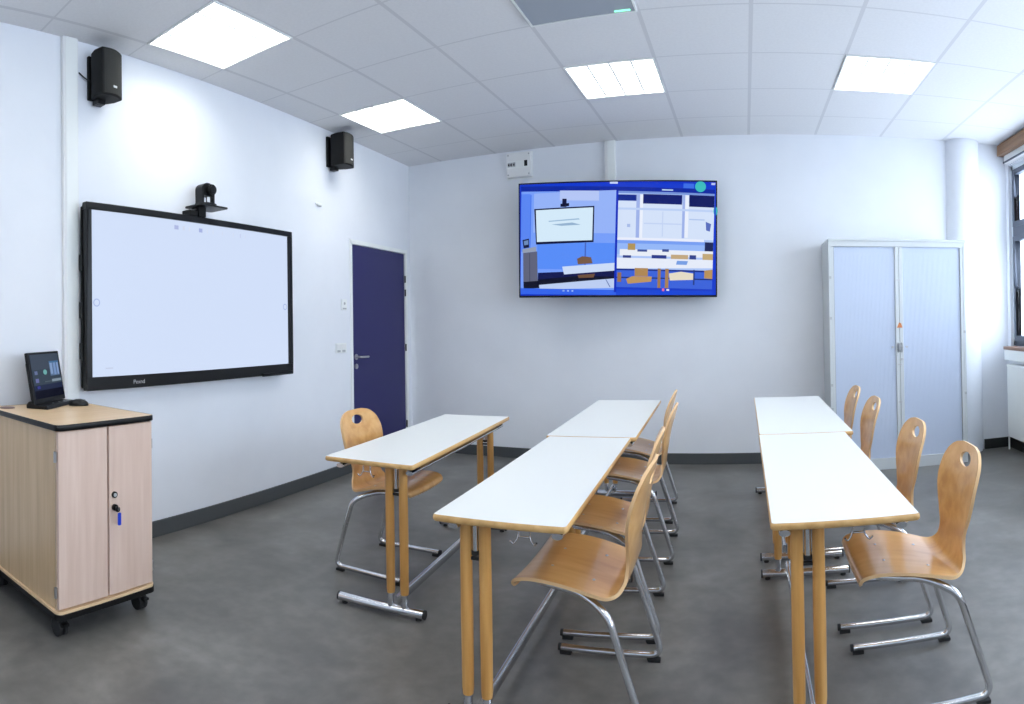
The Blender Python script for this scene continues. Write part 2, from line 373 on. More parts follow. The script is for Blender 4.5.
MB().box(-0.286, 0.286, -0.286, 0.286, -0.008, -0.0005, M_PANEL).build('panel', t, 0.002)
fr = MB()
for a, b, c, d in ((-0.298,0.298,0.287,0.298),(-0.298,0.298,-0.298,-0.287),(-0.298,-0.287,-0.287,0.287),(0.287,0.298,-0.287,0.287)): fr.box(a, b, c, d, -0.010, -0.0005, M_WHITE2)
fr.build('frame', t)
MB().box(0.18, 0.265, 0.262, 0.272, -0.0115, -0.008, M_GREEN).build('indicator_light', t, label='green indicator light')
# ================================================================== DESKS
TH = 0.70
def desk(x, y, rot, l, mirror, label, w=0.447, ldx=0.0, group='white topped school desks in rows'):
    t = thing('school_desk', label, 'desk', (x, y, 0), rot, group)
    tp = MB(); o1 = rrect(0, w, 0, l, 0.012, 3); o2 = rrect(0.004, w-0.004, 0.004, l-0.004, 0.010, 3); o3 = rrect(0.002, w-0.002, 0.002, l-0.002, 0.011, 3)
    rings = [(o2, TH-0.021), (o1, TH-0.016), (o1, TH-0.007), (o3, TH-0.002), (o2, TH)]; n = len(o1)
    vs = [(a,b,z) for o, z in rings for a, b in o]
    tp.add(vs, [(r*n+k, r*n+(k+1)%n, (r+1)*n+(k+1)%n, (r+1)*n+k) for r in range(4) for k in range(n)], M_BEECH, True)
    tp.add(vs[:n], [tuple(range(n))[::-1]], M_BEECH)
    tp.build('tabletop_edge', t, label='rounded beech edge of the tabletop')
    o4 = rrect(0.006, w-0.006, 0.006, l-0.006, 0.009, 3)
    MB().prism(o2, TH-0.003, TH+0.0004, M_LAM).build('tabletop', t, label='white laminate tabletop')
    fx = (lambda a: w-a) if mirror else (lambda a: a)
    la, lb = 0.072+ldx, 0.138+ldx*1.1
    for yy in (0.105, l-0.105):
        for a in (la, lb):
            lg = MB(); lg.ring([(fx(a), yy, z) for z in (0.10, 0.12, 0.36, 0.66, 0.672)], [0.0175, 0.0195, 0.0205, 0.0195, 0.018], M_LEG, 18)
            g = lg.build('leg', t)
            MB().cyl((fx(a), yy, 0.03), (fx(a), yy, 0.101), 0.0145, M_CHROME, 16).build('sleeve', g, label='chrome sleeve at the leg foot')
        ft = MB(); ft.ring([(fx(0.005), yy, 0.027), (fx(0.437), yy, 0.027)], 0.0195, M_CHROME, 20); fo = ft.build('foot_bar', t)
        for a, b in ((-0.002, 0.0055), (0.4365, 0.444)):
            cp = MB(); cp.ring([(fx(a), yy, 0.027), (fx(b), yy, 0.027)], 0.0198, M_RUBBER, 20); cp.build('end_cap', fo)
        for a in (0.03, 0.410):
            MB().cyl((fx(a), yy, 0.0), (fx(a), yy, 0.014), 0.014, M_RUBBER, 12).build('glide', fo)
        ad = MB(); mx_ = fx((la+lb)/2); yq = yy
        ad.cyl((mx_, yq, 0.565), (mx_, yq, 0.672), 0.011, M_CHROME, 14).cyl((mx_, yq, 0.552), (mx_, yq, 0.566), 0.0135, M_RUBBER, 14).box(mx_-0.03, mx_+0.03, yq-0.006, yq+0.006, 0.535, 0.545, M_RUBBER)
        ad.build('adjuster_tube', t)
        pl = MB(); pl.box(0.02, w-0.02, yy-0.016, yy+0.016, 0.660, 0.674, M_BLACK); pl.build('cross_plate', t, 0.002)
    st = MB(); sx = fx((la+lb)/2+0.012)
    st.prism([(sx+0.012*math.cos(2*PI*k/16), 0.062+0.026*math.sin(2*PI*k/16)) for k in range(16)], 0.105, l-0.105, M_CHROME, axis='y', smooth=True); st.build('stretcher', t)
    for a in (0.045, w-0.045):
        MB().prism([(a+0.018*math.cos(2*PI*k/14), 0.650+0.010*math.sin(2*PI*k/14)) for k in range(14)], 0.06, l-0.06, M_CHROME, axis='y', smooth=True).build('under_rail', t)
    for yy in (0.09, l-0.09):
        hk = MB(); xa = fx(0.275)
        for q in (-0.018, 0.018):
            hk.ring(fillet([(xa+q, yy, 0.668), (xa+q, yy, 0.628), (xa+q*1.9, yy-0.004, 0.606), (xa+q*2.4, yy-0.01, 0.618)], 0.012), 0.003, M_CHROME, 8)
        hk.ring([(xa-0.018, yy, 0.630), (xa+0.018, yy, 0.630)], 0.003, M_CHROME, 8)
        hk.build('bag_hook', t)
    return t
DLN = 1.39
desk(-1.795, 2.205, 0.0896, 1.425, True, 'single white desk in front of the dark blue door', ldx=0.026)
def row(x, y, rot, la_, lb_, dw, dw2, l2, sh, ldx=0.0):
    desk(x, y, rot, DLN, False, la_, dw, ldx); L2 = DLN + 0.005
    desk(x - math.sin(rot)*L2 + sh, y + math.cos(rot)*L2, rot, l2, False, lb_, dw2, ldx)
row(-0.957, 1.704, 0.0492, 'near white desk of the middle row, between the left desk and the wooden chairs', 'far white desk of the middle row, below the wall television', 0.435, 0.48, 1.48, -0.02)
row(0.063, 1.80, 0.003, 'near white desk of the right row, beside the nearest window side chair', 'far white desk of the right row, in front of the tall cabinet', 0.452, 0.495, 1.50, 0.002, 0.012)
# ================================================================== CHAIRS
PROF = [(.231,.420,.176),(.236,.431,.187),(.231,.446,.194),(.212,.458,.199),(.165,.466,.203),(.10,.463,.206),(.02,.449,.206),(-.05,.431,.203),(-.085,.423,.194),(-.112,.429,.174),(-.129,.452,.150),(-.138,.485,.133),(-.144,.52,.130),(-.150,.56,.143),(-.158,.60,.166),(-.167,.65,.186),(-.178,.70,.190),(-.190,.74,.185),(-.201,.775,.170),(-.208,.80,.142),(-.212,.815,.110),(-.2145,.8245,.062)]
def spl(P, per):
    out = []
    for i in range(len(P)-1):
        p0, p1, p2, p3 = P[max(i-1,0)], P[i], P[i+1], P[min(i+2,len(P)-1)]
        for k in range(per):
            t = k/per
            out.append(tuple(0.5*((2*b)+(-a+c)*t+(2*a-5*b+4*c-d)*t*t+(-a+3*b-3*c+d)*t**3) for a,b,c,d in zip(p0,p1,p2,p3)))
    out.append(P[-1]); return out
def shell_mesh():
    rows = spl(PROF, 4); NU = 36; V = []
    HX, HZc, RA, RB = 0.0, 0.770, 0.055, 0.025
    for (x, z, hw) in rows:
        for k in range(NU+1):
            u = -1 + 2*k/NU; y = u*hw
            sb = min(1, max(0, (z-0.46)/0.08))
            zz = z + (1-sb)*0.010*(y/0.2)**2; xx = x + sb*0.022*(y/0.19)**2
            V.append([xx, y, zz])
    n = NU+1; R = len(rows)
    # hand hole: drop faces inside an ellipse and pull its rim onto the ellipse
    def e(v): return math.hypot((v[1]-HX)/RA, (v[2]-HZc)/RB) if v[2] > 0.6 else 9
    Fs = []
    for r in range(R-1):
        for k in range(NU):
            q = (r*n+k, r*n+k+1, (r+1)*n+k+1, (r+1)*n+k)
            c = [sum(V[i][a] for i in q)/4 for a in range(3)]
            if e(c) > 1.0: Fs.append(q)
    used = {}
    for q in Fs:
        for a, b in zip(q, q[1:]+q[:1]):
            k = (min(a,b), max(a,b)); used[k] = used.get(k, 0) + 1
    rim = {i for k, c_ in used.items() if c_ == 1 for i in k if e(V[i]) < 1.9}
    for i in rim:
        d = e(V[i]); V[i][1] = HX+(V[i][1]-HX)/d; V[i][2] = HZc+(V[i][2]-HZc)/d
    bm = bmesh.new(); bv = [bm.verts.new(v) for v in V]
    for q in Fs: bm.faces.new([bv[i] for i in q])
    bmesh.ops.delete(bm, geom=[v for v in bm.verts if not v.link_faces], context='VERTS')
    bmesh.ops.recalc_face_normals(bm, faces=bm.faces); bm.normal_update()
    th = 0.011
    top = {v: v.co.copy() for v in bm.verts}
    s = 1
    test = max(bm.faces, key=lambda f: f.calc_center_median().x if abs(f.calc_center_median().y) < .05 and f.calc_center_median().z < .46 and f.calc_center_median().x < .1 else -9)
    if test.normal.z < 0: s = -1
    idx = {}; verts = []; faces = []; sm = []; mi = []
    for v in bm.verts: idx[v] = len(verts); verts.append(tuple(v.co))
    off = len(verts)
    for v in bm.verts: verts.append(tuple(v.co - s*v.normal*th))
    for f in bm.faces:
        q = [idx[v] for v in f.verts]; faces.append(q); faces.append([i+off for i in reversed(q)]); sm += [True, True]; mi += [0, 0]
    rimv = {}
    for ed in bm.edges:
        if len(ed.link_faces) == 1:
            a, b = ed.verts
            q = []
            for vv in (a, b):
                if vv not in rimv:
                    rimv[vv] = len(verts); verts.append(verts[idx[vv]]); verts.append(verts[idx[vv]+off])
            faces.append([rimv[a], rimv[b], rimv[b]+1, rimv[a]+1]); sm.append(True); mi.append(1)
    bm.free()
    me = bpy.data.meshes.new('seat_shell'); me.from_pydata(verts, [], faces); me.materials.append(M_PLY); me.materials.append(M_PLYE)
    me.polygons.foreach_set('use_smooth', sm); me.polygons.foreach_set('material_index', mi); me.update()
    return me
def chair(label, cat='chair'):
    t = thing('plywood_chair', label, 'chair')
    o = bpy.data.objects.new('seat_shell', shell_mesh()); COL.objects.link(o); o.parent = t
    for s in (-1, 1):
        p = fillet([(.16, .135*s, .438), (.02, .150*s, .424), (-.045, .180*s, .404), (-.095, .208*s, .375), (-.150, .214*s, .20), (-.204, .214*s, .0245), (.195, .214*s, .0235)], 0.05, 8)
        MB().ring(p, 0.0125, M_CHROME, 14).build('frame_tube', t)
        g = MB(); g.prism([(-.196,.0),(-.150,.0),(-.143,.013),(-.196,.013)], .214*s-.0105, .214*s+.0105, M_RUBBER, axis='y'); g.build('glide', t, 0.002)
        g = MB(); g.prism([(.155,.0),(.198,.0),(.198,.018),(.155,.012)], .214*s-.0105, .214*s+.0105, M_RUBBER, axis='y').cyl((.1945,.214*s,.0235), (.206,.214*s,.0235), 0.0135, M_RUBBER, 14); g.build('end_cap', t)
    MB().ring([(.16,-.135,.438),(.16,.135,.438)], 0.0115, M_CHROME, 12).ring([(.0,-.148,.4215),(.0,.148,.4215)], 0.0115, M_CHROME, 12).build('cross_tube', t)
    for (x, y) in ((.13,.075),(.13,-.075),(-.02,.10),(-.02,-.10)):
        z = .4655 - (.13-x)*.16
        MB().lathe([(0.0001, z+.0035), (.004, z+.003), (.0065, z)], M_STEEL, 12, c=(x,y)).build('rivet', t)
    return t
c0 = chair('plywood chair on the left side of the single desk, by the dark blue door')
c0.location = (-1.85, 2.82, 0); c0.rotation_euler = (0,0,0.03)
GR = 'beech plywood chairs with chrome frames'
c0['group'] = GR
spots = [(-0.535, 2.10, PI+0.02, 'nearest plywood chair of the middle row, pulled out with its whole seat showing'),
 (-0.582, 2.665, PI+0.08, 'second plywood chair from the camera in the middle row'),
 (-0.612, 3.475, PI+0.05, 'third plywood chair from the camera in the middle row'),
 (-0.69, 4.13, PI+0.05, 'farthest plywood chair of the middle row, next to the back wall'),
 (0.585, 2.135, PI-0.01, 'nearest plywood chair of the right row, pulled out beside the desk corner'),
 (0.565, 2.73, PI-0.01, 'second plywood chair from the camera in the right row, back rising over the desk'),
 (0.550, 3.58, PI-0.01, 'third plywood chair from the camera in the right row, before the left cabinet shutter'),
 (0.545, 4.18, PI-0.01, 'farthest and smallest looking plywood chair of the right row, by the cabinet edge')]
for x, y, r, lb in spots:
    c_ = dup(c0, (x, y, 0), r, lb, GR)
    if x == -0.535: c_.scale = (1, 1.08, 1)
# ================================================================== WALL DISPLAY (interactive board) on the left wall
by0, by1 = 1.655, 3.445
bl = (by1-by0)/math.cos(WROT); bz0, bz1 = 0.945, 2.002
t = thing('interactive_whiteboard', 'large black framed interactive display showing a blank white screen on the left wall', 'interactive board', (wl(by0), by0, 0), WROT)
bd = MB(); fw = 0.038
bd.box(0.075, 0.118, 0, bl, bz0+0.075, bz0+0.115-0.04+0.0, M_BLACK)
bd = MB(); bd.box(0.078, 0.120, 0, bl, bz0, bz0+0.072, M_BLACK); bd.box(0.078, 0.120, 0, bl, bz1-fw, bz1, M_BLACK)
bd.box(0.078, 0.120, 0, fw, bz0+0.072, bz1-fw, M_BLACK); bd.box(0.078, 0.120, bl-fw, bl, bz0+0.072, bz1-fw, M_BLACK)
bd.build('bezel', t, 0.004)
MB().box(0.035, 0.077, 0.012, bl-0.012, bz0+0.01, bz1-0.015, M_BLACKM).build('back_housing', t, 0.006)
MB().box(0.0, 0.034, 0.35, bl-0.35, bz0+0.25, bz1-0.2, M_STEEL).build('bracket', t)
MB().box(0.121, 0.140, bl*0.80, bl*0.985, bz0-0.004, bz0+0.018, M_BLACK).build('pen_tray', t, 0.003)
for z in (1.12, 1.35, 1.62): MB().box(0.040, 0.074, 0.0, 0.0115, z, z+0.09, M_BLACK).build('side_connector', t)
sw, sh = bl-2*fw, bz1-fw-(bz0+0.072); scy, scz = bl/2, (bz0+0.072+bz1-fw)/2
WC = (212,226,252)
it = []
for u, wd, c in ((0.36,0.02,(176,186,228)),(0.40,0.010,(212,220,240)),(0.43,0.006,(220,228,246)),(0.48,0.018,(170,182,228)),(0.52,0.006,(216,226,246)),(0.55,0.006,(216,226,246)),(0.60,0.006,(214,224,246)),(0.66,0.006,(214,224,246)),(0.70,0.006,(200,210,240)),(0.73,0.005,(214,224,246))):
    it.append(([(u, 0.035), (u+wd, 0.062)], c))
def ringpts(cx, cy, r, asp): return r, asp
for cx in (0.022, 0.978):
    it.append((circle(cx, 0.555, 0.0135, 0.0245), (170,186,232))); it.append((circle(cx, 0.555, 0.0095, 0.0175), WC))
it.append(([(0.055, 0.945), (0.085, 0.952)], (196,206,232)))
picture('screen', sw, sh, it, t, lambda a, b, d: (0.101+d, scy+a, scz+b), WC)
# small maker's word on the lower bezel
def words(txt, size, parent, loc, rot, m, name='maker_mark', label=None, ext=0.0003):
    c = bpy.data.curves.new(name, 'FONT'); c.body = txt; c.size = size; c.extrude = ext; c.align_x = 'CENTER'; c.align_y = 'CENTER'; c.materials.append(m)
    tmp = bpy.data.objects.new(name, c); COL.objects.link(tmp)
    me = bpy.data.meshes.new_from_object(tmp.evaluated_get(bpy.context.evaluated_depsgraph_get())); bpy.data.objects.remove(tmp)
    o = bpy.data.objects.new(name, me); COL.objects.link(o); o.parent = parent; o.location = loc; o.rotation_euler = rot
    if label: o['label'] = label
    return o
M_MARK = mat('printed_grey', (0.5,0.5,0.52,1), 0.5)
words('Pexnd', 0.034, t, (0.1205, 0.36, bz0+0.034), (PI/2, 0, PI/2), M_MARK, label='small pale lettering on the lower bezel')
# video camera on a bracket above the board
t = thing('conference_camera', 'black swivelling video camera on a shelf above the interactive board', 'camera', (wl(2.57, 0.02), 2.57, bz1), WROT)
t.scale = (0.88, 0.88, 0.88); zb = 0.0
MB().prism(rrect(0.0, 0.19, -0.120, 0.155, 0.02, 4), zb+0.072, zb+0.084, M_BLACK).build('shelf', t, 0.002)
cm = MB(); cm.prism([(a*0.95+0.105, b) for a, b in circle(0, 0.0, 0.075, 0.090, 28)], zb+0.0845, zb+0.102, M_BLACK, smooth=False); cm.build('base', t, 0.003)
yk = MB(); hw_ = 0.064; prof = [(-hw_, 0.0), (-hw_, 0.10)] + [(-hw_*math.cos(PI*k/14), 0.10+0.052*math.sin(PI*k/14)) for k in range(1,14)] + [(hw_, 0.10), (hw_, 0.0), (hw_-0.022, 0.0), (hw_-0.022, 0.06)] + [((hw_-0.022)*math.cos(PI*k/10), 0.06-0.0*k) for k in range(1,10)] + [(-hw_+0.022, 0.06), (-hw_+0.022, 0.0)]
yk.prism([(a, zb+0.102+b) for a, b in prof], 0.06, 0.135, M_BLACK, axis='x'); yk.build('yoke', t, 0.003)
hdm = MB(); hdm.ring([(0.050, 0.012, zb+0.205), (0.168, 0.012, zb+0.200)], 0.040, M_BLACKM, 24); ho = hdm.build('camera_head', t, 0.004)
MB().ring([(0.1685, 0.012, zb+0.200), (0.178, 0.012, zb+0.1995)], 0.030, M_BLACK, 24).build('lens', ho)
MB().box(0.137, 0.139, -0.018, 0.012, zb+0.112, zb+0.150, M_WHITE).build('white_mark', t, label='small white mark under the lens')
MB().box(0.04, 0.118, -0.175, -0.09, zb+0.0005, zb+0.040, M_BLACKM).box(0.04, 0.118, -0.08, -0.01, zb+0.0005, zb+0.072, M_BLACKM).ring([(0.085,-0.13,zb+0.04),(0.085,-0.09,zb+0.055),(0.085,-0.05,zb+0.06)], 0.006, M_STEEL, 8).build('clamp', t, 0.003)
# ================================================================== LOUDSPEAKERS
def speaker(y, label, turn, zc, w_, h_, d_, ax):
    t = thing('wall_loudspeaker', label, 'loudspeaker', (wl(y), y, zc), WROT, 'black wall loudspeakers')
    MB().box(0.0, 0.022, -0.06, 0.03, -h_/2+0.005, h_/2-0.01, M_BLACKM).build('mounting_plate', t, 0.003)
    R = Matrix.Rotation(turn, 4, 'Z')
    b = MB(); pts = [(0.0+ax, -w_*0.36), (d_*0.45+ax, -w_/2), (d_+ax, -w_/2)] + [(d_+ax+0.022*math.sin(PI*k/8), -w_/2 + w_*k/8) for k in range(1,8)] + [(d_+ax, w_/2), (d_*0.45+ax, w_/2), (ax, w_*0.36)]
    b.prism(pts, -h_/2, h_/2, M_BLACKM, tf=R); b.build('cabinet', t, 0.008, 3)
    g = MB(); p2 = [(d_+ax+0.001, -w_*0.46)] + [(d_+ax+0.005+0.022*math.sin(PI*k/8), -w_*0.46 + w_*0.92*k/8) for k in range(1,8)] + [(d_+ax+0.001, w_*0.46)]
    g.prism(p2, -h_/2+0.012, h_/2-0.012, M_GRILLE, tf=R); gr = g.build('grille', t)
    MB().box(d_+ax+0.026, d_+ax+0.030, -0.018, 0.008, -h_/2+0.045, -h_/2+0.056, M_WHITE, tf=R).build('badge', gr, label='small white badge on the grille')
    MB().box(0.02, 0.075, -0.035, 0.02, -h_/2-0.028, -h_/2-0.001, M_BLACK).cyl((0.05,-0.01,-h_/2-0.03),(0.05,-0.01,-h_/2), 0.018, M_BLACK, 14).build('bracket', t, 0.003)
    return t
s1 = speaker(1.80, 'black loudspeaker high on the left wall beside the white trunking', 0.20, 2.748, 0.165, 0.27, 0.115, 0.023)
speaker(4.12, 'black loudspeaker high on the left wall near the back corner', 0.12, 2.765, 0.185, 0.27, 0.14, 0.042)
cb = MB(); cb.ring(fillet([(0.004,-0.115,0.02),(0.02,-0.09,-0.01),(0.03,-0.05,-0.03)],0.02), 0.004, M_BLACK, 8); cb.build('speaker_cable', s1)
# trunking, boxes, switches
t = thing('cable_trunking', 'tall white vertical cable trunking on the left wall, ceiling to floor', 'cable trunking', (wl(1.61), 1.61, 0), WROT)
MB().box(0.0, 0.028, -0.045, 0.055, 0.10, CEIL-0.002, M_WHITE).build('base', t, 0.004)
MB().box(0.0282, 0.032, -0.028, 0.048, 0.10, CEIL-0.004, M_WHITE2).build('cover', t, 0.002)
t = thing('cable_trunking', 'short white vertical trunking between the ceiling and the television', 'cable trunking', (-1.20, D, 0))
MB().box(-0.05, 0.05, -0.04, 0.0, 2.0, CEIL-0.002, M_WHITE).build('base', t, 0.003)
MB().box(-0.022, 0.046, -0.045, -0.0402, 2.0, CEIL-0.004, M_WHITE2).build('cover', t, 0.002)
t = thing('fuse_box', 'white electrical box with dark switches on the back wall beside the television', 'fuse box', (-2.085, D, 2.80))
MB().box(-0.125, 0.125, -0.055, 0.0, -0.115, 0.122, M_WHITE).build('housing', t, 0.010)
MB().box(-0.135, 0.130, -0.008, -0.0, -0.125, 0.130, M_WHITE2).build('back_plate', t, 0.003)
MB().box(-0.115, 0.112, -0.060, -0.0551, -0.030, 0.040, M_WHITE2).build('cover_strip', t, 0.002)
for x in (-0.105, -0.078, -0.050): MB().box(x, x+0.02, -0.066, -0.0601, -0.015, 0.025, M_GREYP).box(x+0.003, x+0.013, -0.072, -0.0661, -0.006, 0.012, M_BLACK).build('breaker_switch', t)
MB().box(0.062, 0.092, -0.066, -0.0601, -0.018, 0.036, M_BLACK).build('main_switch', t, label='black main switch')
for x in (-0.105, 0.105):
    for z in (-0.09, 0.098): MB().cyl((x,-0.0555,z),(x,-0.058,z), 0.008, M_GREYP, 10).build('screw', t)
def plate(y, z, w_, h_, label, kind):
    t = thing('wall_switch' if kind == 's' else 'wall_socket', label, 'light switch' if kind == 's' else 'wall control', (wl(y), y, z), WROT)
    MB().box(0, 0.009, -w_/2, w_/2, -h_/2, h_/2, M_WHITE2).build('plate', t, 0.003)
    if kind == 's':
        for a in (-w_*0.25, w_*0.22):
            MB().box(0.0092, 0.013, a-w_*0.2, a+w_*0.2, -h_*0.10, h_*0.38, M_WHITE).build('rocker', t, 0.002)
            MB().box(0.0092, 0.012, a-w_*0.14, a+w_*0.14, -h_*0.42, -h_*0.20, M_GREYP).build('label_strip', t)
    else:
        MB().cyl((0.009,0,h_*0.12),(0.013,0,h_*0.12), 0.012, M_GREYP, 14).build('button', t)
        MB().box(0.0092, 0.011, -w_*0.35, w_*0.35, -h_*0.42, -h_*0.28, M_GREYP).build('label_strip', t)
    return t
plate(4.245, 1.10, 0.16, 0.085, 'white double switch plate at handle height beside the blue door', 's')
plate(4.30, 1.475, 0.08, 0.095, 'small white control plate above the switch beside the blue door', 'b')
t = thing('cable_gland', 'tiny white cable outlet high on the left wall between board and door', 'cable outlet', (wl(3.94), 3.94, 2.30), WROT)
MB().box(0, 0.014, -0.035, 0.035, -0.008, 0.012, M_WHITE2).build('cover', t, 0.003); MB().box(0.0, 0.016, -0.015, 0.03, -0.016, -0.0085, M_GREYP).build('opening', t)
# ================================================================== TELEVISION
P0, P1 = Vector((-1.955, 5.13, 0)), Vector((-0.232, 5.375, 0)); tw = (P1-P0).length; tc = (P0+P1)/2; ta = math.atan2((P1-P0).y, (P1-P0).x)
t = thing('television', 'wall television showing a blue two pane video call on the back wall', 'television', (tc.x, tc.y, 2.012), ta)
th_ = 1.012; fw = 0.012
tf = Matrix.Rotation(0.016, 4, 'Y') @ Matrix.Rotation(0.03, 4, 'X')
b = MB()
for a, c, z0, z1 in ((-tw/2, tw/2, th_/2-fw, th_/2), (-tw/2, tw/2, -th_/2, -th_/2+0.018), (-tw/2, -tw/2+fw, -th_/2+0.018, th_/2-fw), (tw/2-fw, tw/2, -th_/2+0.018, th_/2-fw)): b.box(a, c, 0.0, 0.035, z0, z1, M_BLACK, tf)
b.build('bezel', t, 0.002)
MB().box(-tw/2+0.004, tw/2-0.004, 0.0351, 0.060, -th_/2+0.004, th_/2-0.004, M_BLACKM, tf).build('back_panel', t, 0.004)
MB().box(-0.25, 0.25, 0.061, 0.095, -0.2, 0.2, M_STEEL, tf).ring([(0,0.09,0),(0.0,0.24,0)], 0.035, M_BLACK, 14).build('bracket_arm', t)
pw, ph = tw-2*fw, th_-fw-0.018
def uv(x, y):   # measured positions on the picture -> 0..1 over the screen
    v = 0.5
    for _ in range(4):
        xl = 52+14*v; xr = 946+14*v; u = (x-xl)/(xr-xl); yt = 76-28*u; yb = 597-23*u; v = (y-yt)/(yb-yt)
    return (min(max(u,0),1), min(max(v,0),1))
def Q(c, *pts): return ([uv(*p) for p in pts], c)
def B(c, x0, y0, x1, y1): return ([uv(x0,y0), uv(x1,y0), uv(x1,y1), uv(x0,y1)], c)
it = [B((12,56,206), 50,60,960,90), B((6,38,160), 50,84,960,112),
 B((120,160,252), 60,108,498,562), Q((150,180,250), (120,118),(498,100),(498,300),(120,300)), B((182,200,248), 240,104,420,150), B((90,135,245), 60,120,104,390), B((70,120,240), 104,124,108,380), B((88,142,250), 140,345,498,470),
 Q((70,100,190), (360,345),(366,345),(366,470),(360,470)), Q((14,22,80), (146,488),(500,470),(500,520),(146,560)), Q((10,14,40), (146,520),(330,500),(500,500),(500,545),(146,560)),
 Q((12,18,60), (122,190),(400,174),(400,342),(134,356)), Q((214,236,252), (130,196),(394,181),(393,333),(138,344)), Q((160,190,220), (190,245),(330,232),(334,238),(192,250)), Q((150,180,210), (205,262),(300,252),(340,262),(250,268)),
 B((16,20,60), 252,142,272,180), Q((12,16,50), (244,166),(284,162),(284,176),(244,180)),
 Q((20,24,60), (70,335),(100,328),(102,370),(76,374)), Q((110,140,190), (76,340),(97,335),(98,356),(79,360)), Q((150,160,180), (70,378),(134,366),(136,388),(72,396)), Q((96,100,124), (74,396),(140,388),(146,526),(78,532)), Q((58,62,90), (104,394),(106,394),(110,530),(107,530)), Q((14,16,40), (78,532),(146,526),(148,560),(80,566)),
 Q((120,90,70), (326,420),(350,408),(390,412),(398,440),(330,446)), Q((206,222,250), (258,458),(498,436),(500,472),(268,494)), Q((110,80,60), (330,496),(410,488),(404,506),(336,510)), Q((190,208,245), (152,545),(500,508),(500,552),(156,566)), Q((90,110,170), (458,514),(462,514),(482,548),(478,549)),
 B((50,100,235), 60,562,508,590), B((140,170,240), 262,566,272,574), B((160,190,250), 284,566,292,574), B((160,190,250), 304,566,312,574),
 # right pane
 B((176,200,250), 508,112,944,560), B((214,228,252), 508,150,944,320), B((14,40,140), 508,120,590,148), B((10,26,110), 620,116,796,160), B((8,22,96), 828,114,942,168), B((120,150,220), 508,104,944,114),
 B((160,180,235), 590,118,606,320), B((236,242,255), 606,118,620,320), B((160,180,235), 798,116,810,315), B((236,242,255), 810,116,826,312), B((190,210,248), 508,180,944,190), B((196,212,246), 626,248,796,254), B((196,212,246), 708,195,713,310), B((180,200,240), 830,224,900,230),
 B((235,240,255), 508,318,900,330), B((120,160,245), 508,330,944,345), B((150,185,250), 508,345,944,395), B((30,40,90), 904,330,942,385), Q((90,110,190), (905,235),(930,245),(925,280),(908,275)), B((170,190,235), 550,255,565,270),
 B((235,240,250), 520,372,944,402), B((60,80,150), 600,372,644,382), B((60,80,150), 712,368,742,380), B((180,150,90), 556,345,590,375), B((50,66,140), 535,400,572,424), B((44,60,140), 665,396,732,420), B((50,66,140), 836,392,866,414), B((196,170,130), 752,392,830,416), B((196,170,120), 895,384,944,412),
 Q((232,238,252), (508,412),(944,412),(946,450),(510,462)), Q((120,160,230), (780,420),(830,420),(824,438),(776,438)), B((30,50,140), 508,462,944,470), B((60,100,220), 508,470,944,560),
 B((30,50,120), 508,500,944,506), B((176,136,84), 590,458,650,495), Q((190,150,96), (552,510),(580,496),(668,496),(666,520),(560,532)), Q((232,222,200), (745,480),(800,470),(862,478),(862,506),(750,512)), Q((186,146,92), (905,462),(944,456),(944,500),(905,498)), B((160,120,80), 694,458,708,552), B((170,130,86), 728,458,744,552), B((40,60,130), 512,486,530,490), B((40,60,130), 855,460,862,530), B((150,110,80), 512,480,530,524), B((24,60,200), 508,548,944,560),
 B((24,70,215), 508,558,960,590), B((12,44,190), 498,104,508,572), B((230,110,170), 716,550,726,562), B((230,230,250), 736,552,748,560),
 (circle(*uv(877,74), 0.0275, 0.048, 20), (60,190,190)), B((60,110,230), 800,62,848,84), (circle(*uv(948,184), 0.011, 0.040, 14), (60,190,190)), B((190,200,240), 926,54,944,64), B((200,215,250), 468,62,504,72), B((190,215,240), 704,92,754,98), B((18,58,205), 942,60,962,575), B((18,52,190), 52,84,60,590)]
picture('screen', pw, ph, it, t, lambda a, b_, d: tf @ Vector((a, -0.0 - d + 0.004, b_+0.003)), (10,48,200))
# ================================================================== TALL CABINET
cx0, cx1, cy0, ch = 0.70, 1.905, 5.11, 1.935
t = thing('tambour_cabinet', 'tall pale grey two door cabinet with slatted shutters against the back wall', 'cabinet', ((cx0+cx1)/2, cy0, 0))
hw_ = (cx1-cx0)/2; dp = D-0.012-cy0
MB().box(-hw_, -hw_+0.02, 0.0, dp, 0.0, ch, M_CABF).box(hw_-0.02, hw_, 0, dp, 0, ch, M_CABF).box(-hw_+0.02, hw_-0.02, 0, dp, ch-0.045, ch, M_CABF).box(-hw_+0.02, hw_-0.02, dp-0.01, dp, 0.05, ch-0.045, M_CABF).build('carcass', t, 0.003)
MB().box(-hw_+0.02, hw_-0.02, 0.004, 0.05, 0.0, 0.095, M_CABF).cyl((0.38,0.004,0.045),(0.38,0.0,0.045), 0.008, M_GREYP, 10).build('plinth', t, 0.002)
MB().box(-hw_-0.004, hw_+0.004, -0.006, dp, ch, ch+0.022, M_CABF).build('top_panel', t, 0.004)
MB().box(-hw_+0.021, hw_-0.021, 0.055, 0.075, 0.096, ch-0.046, M_CAB).build('inner_panel', t)
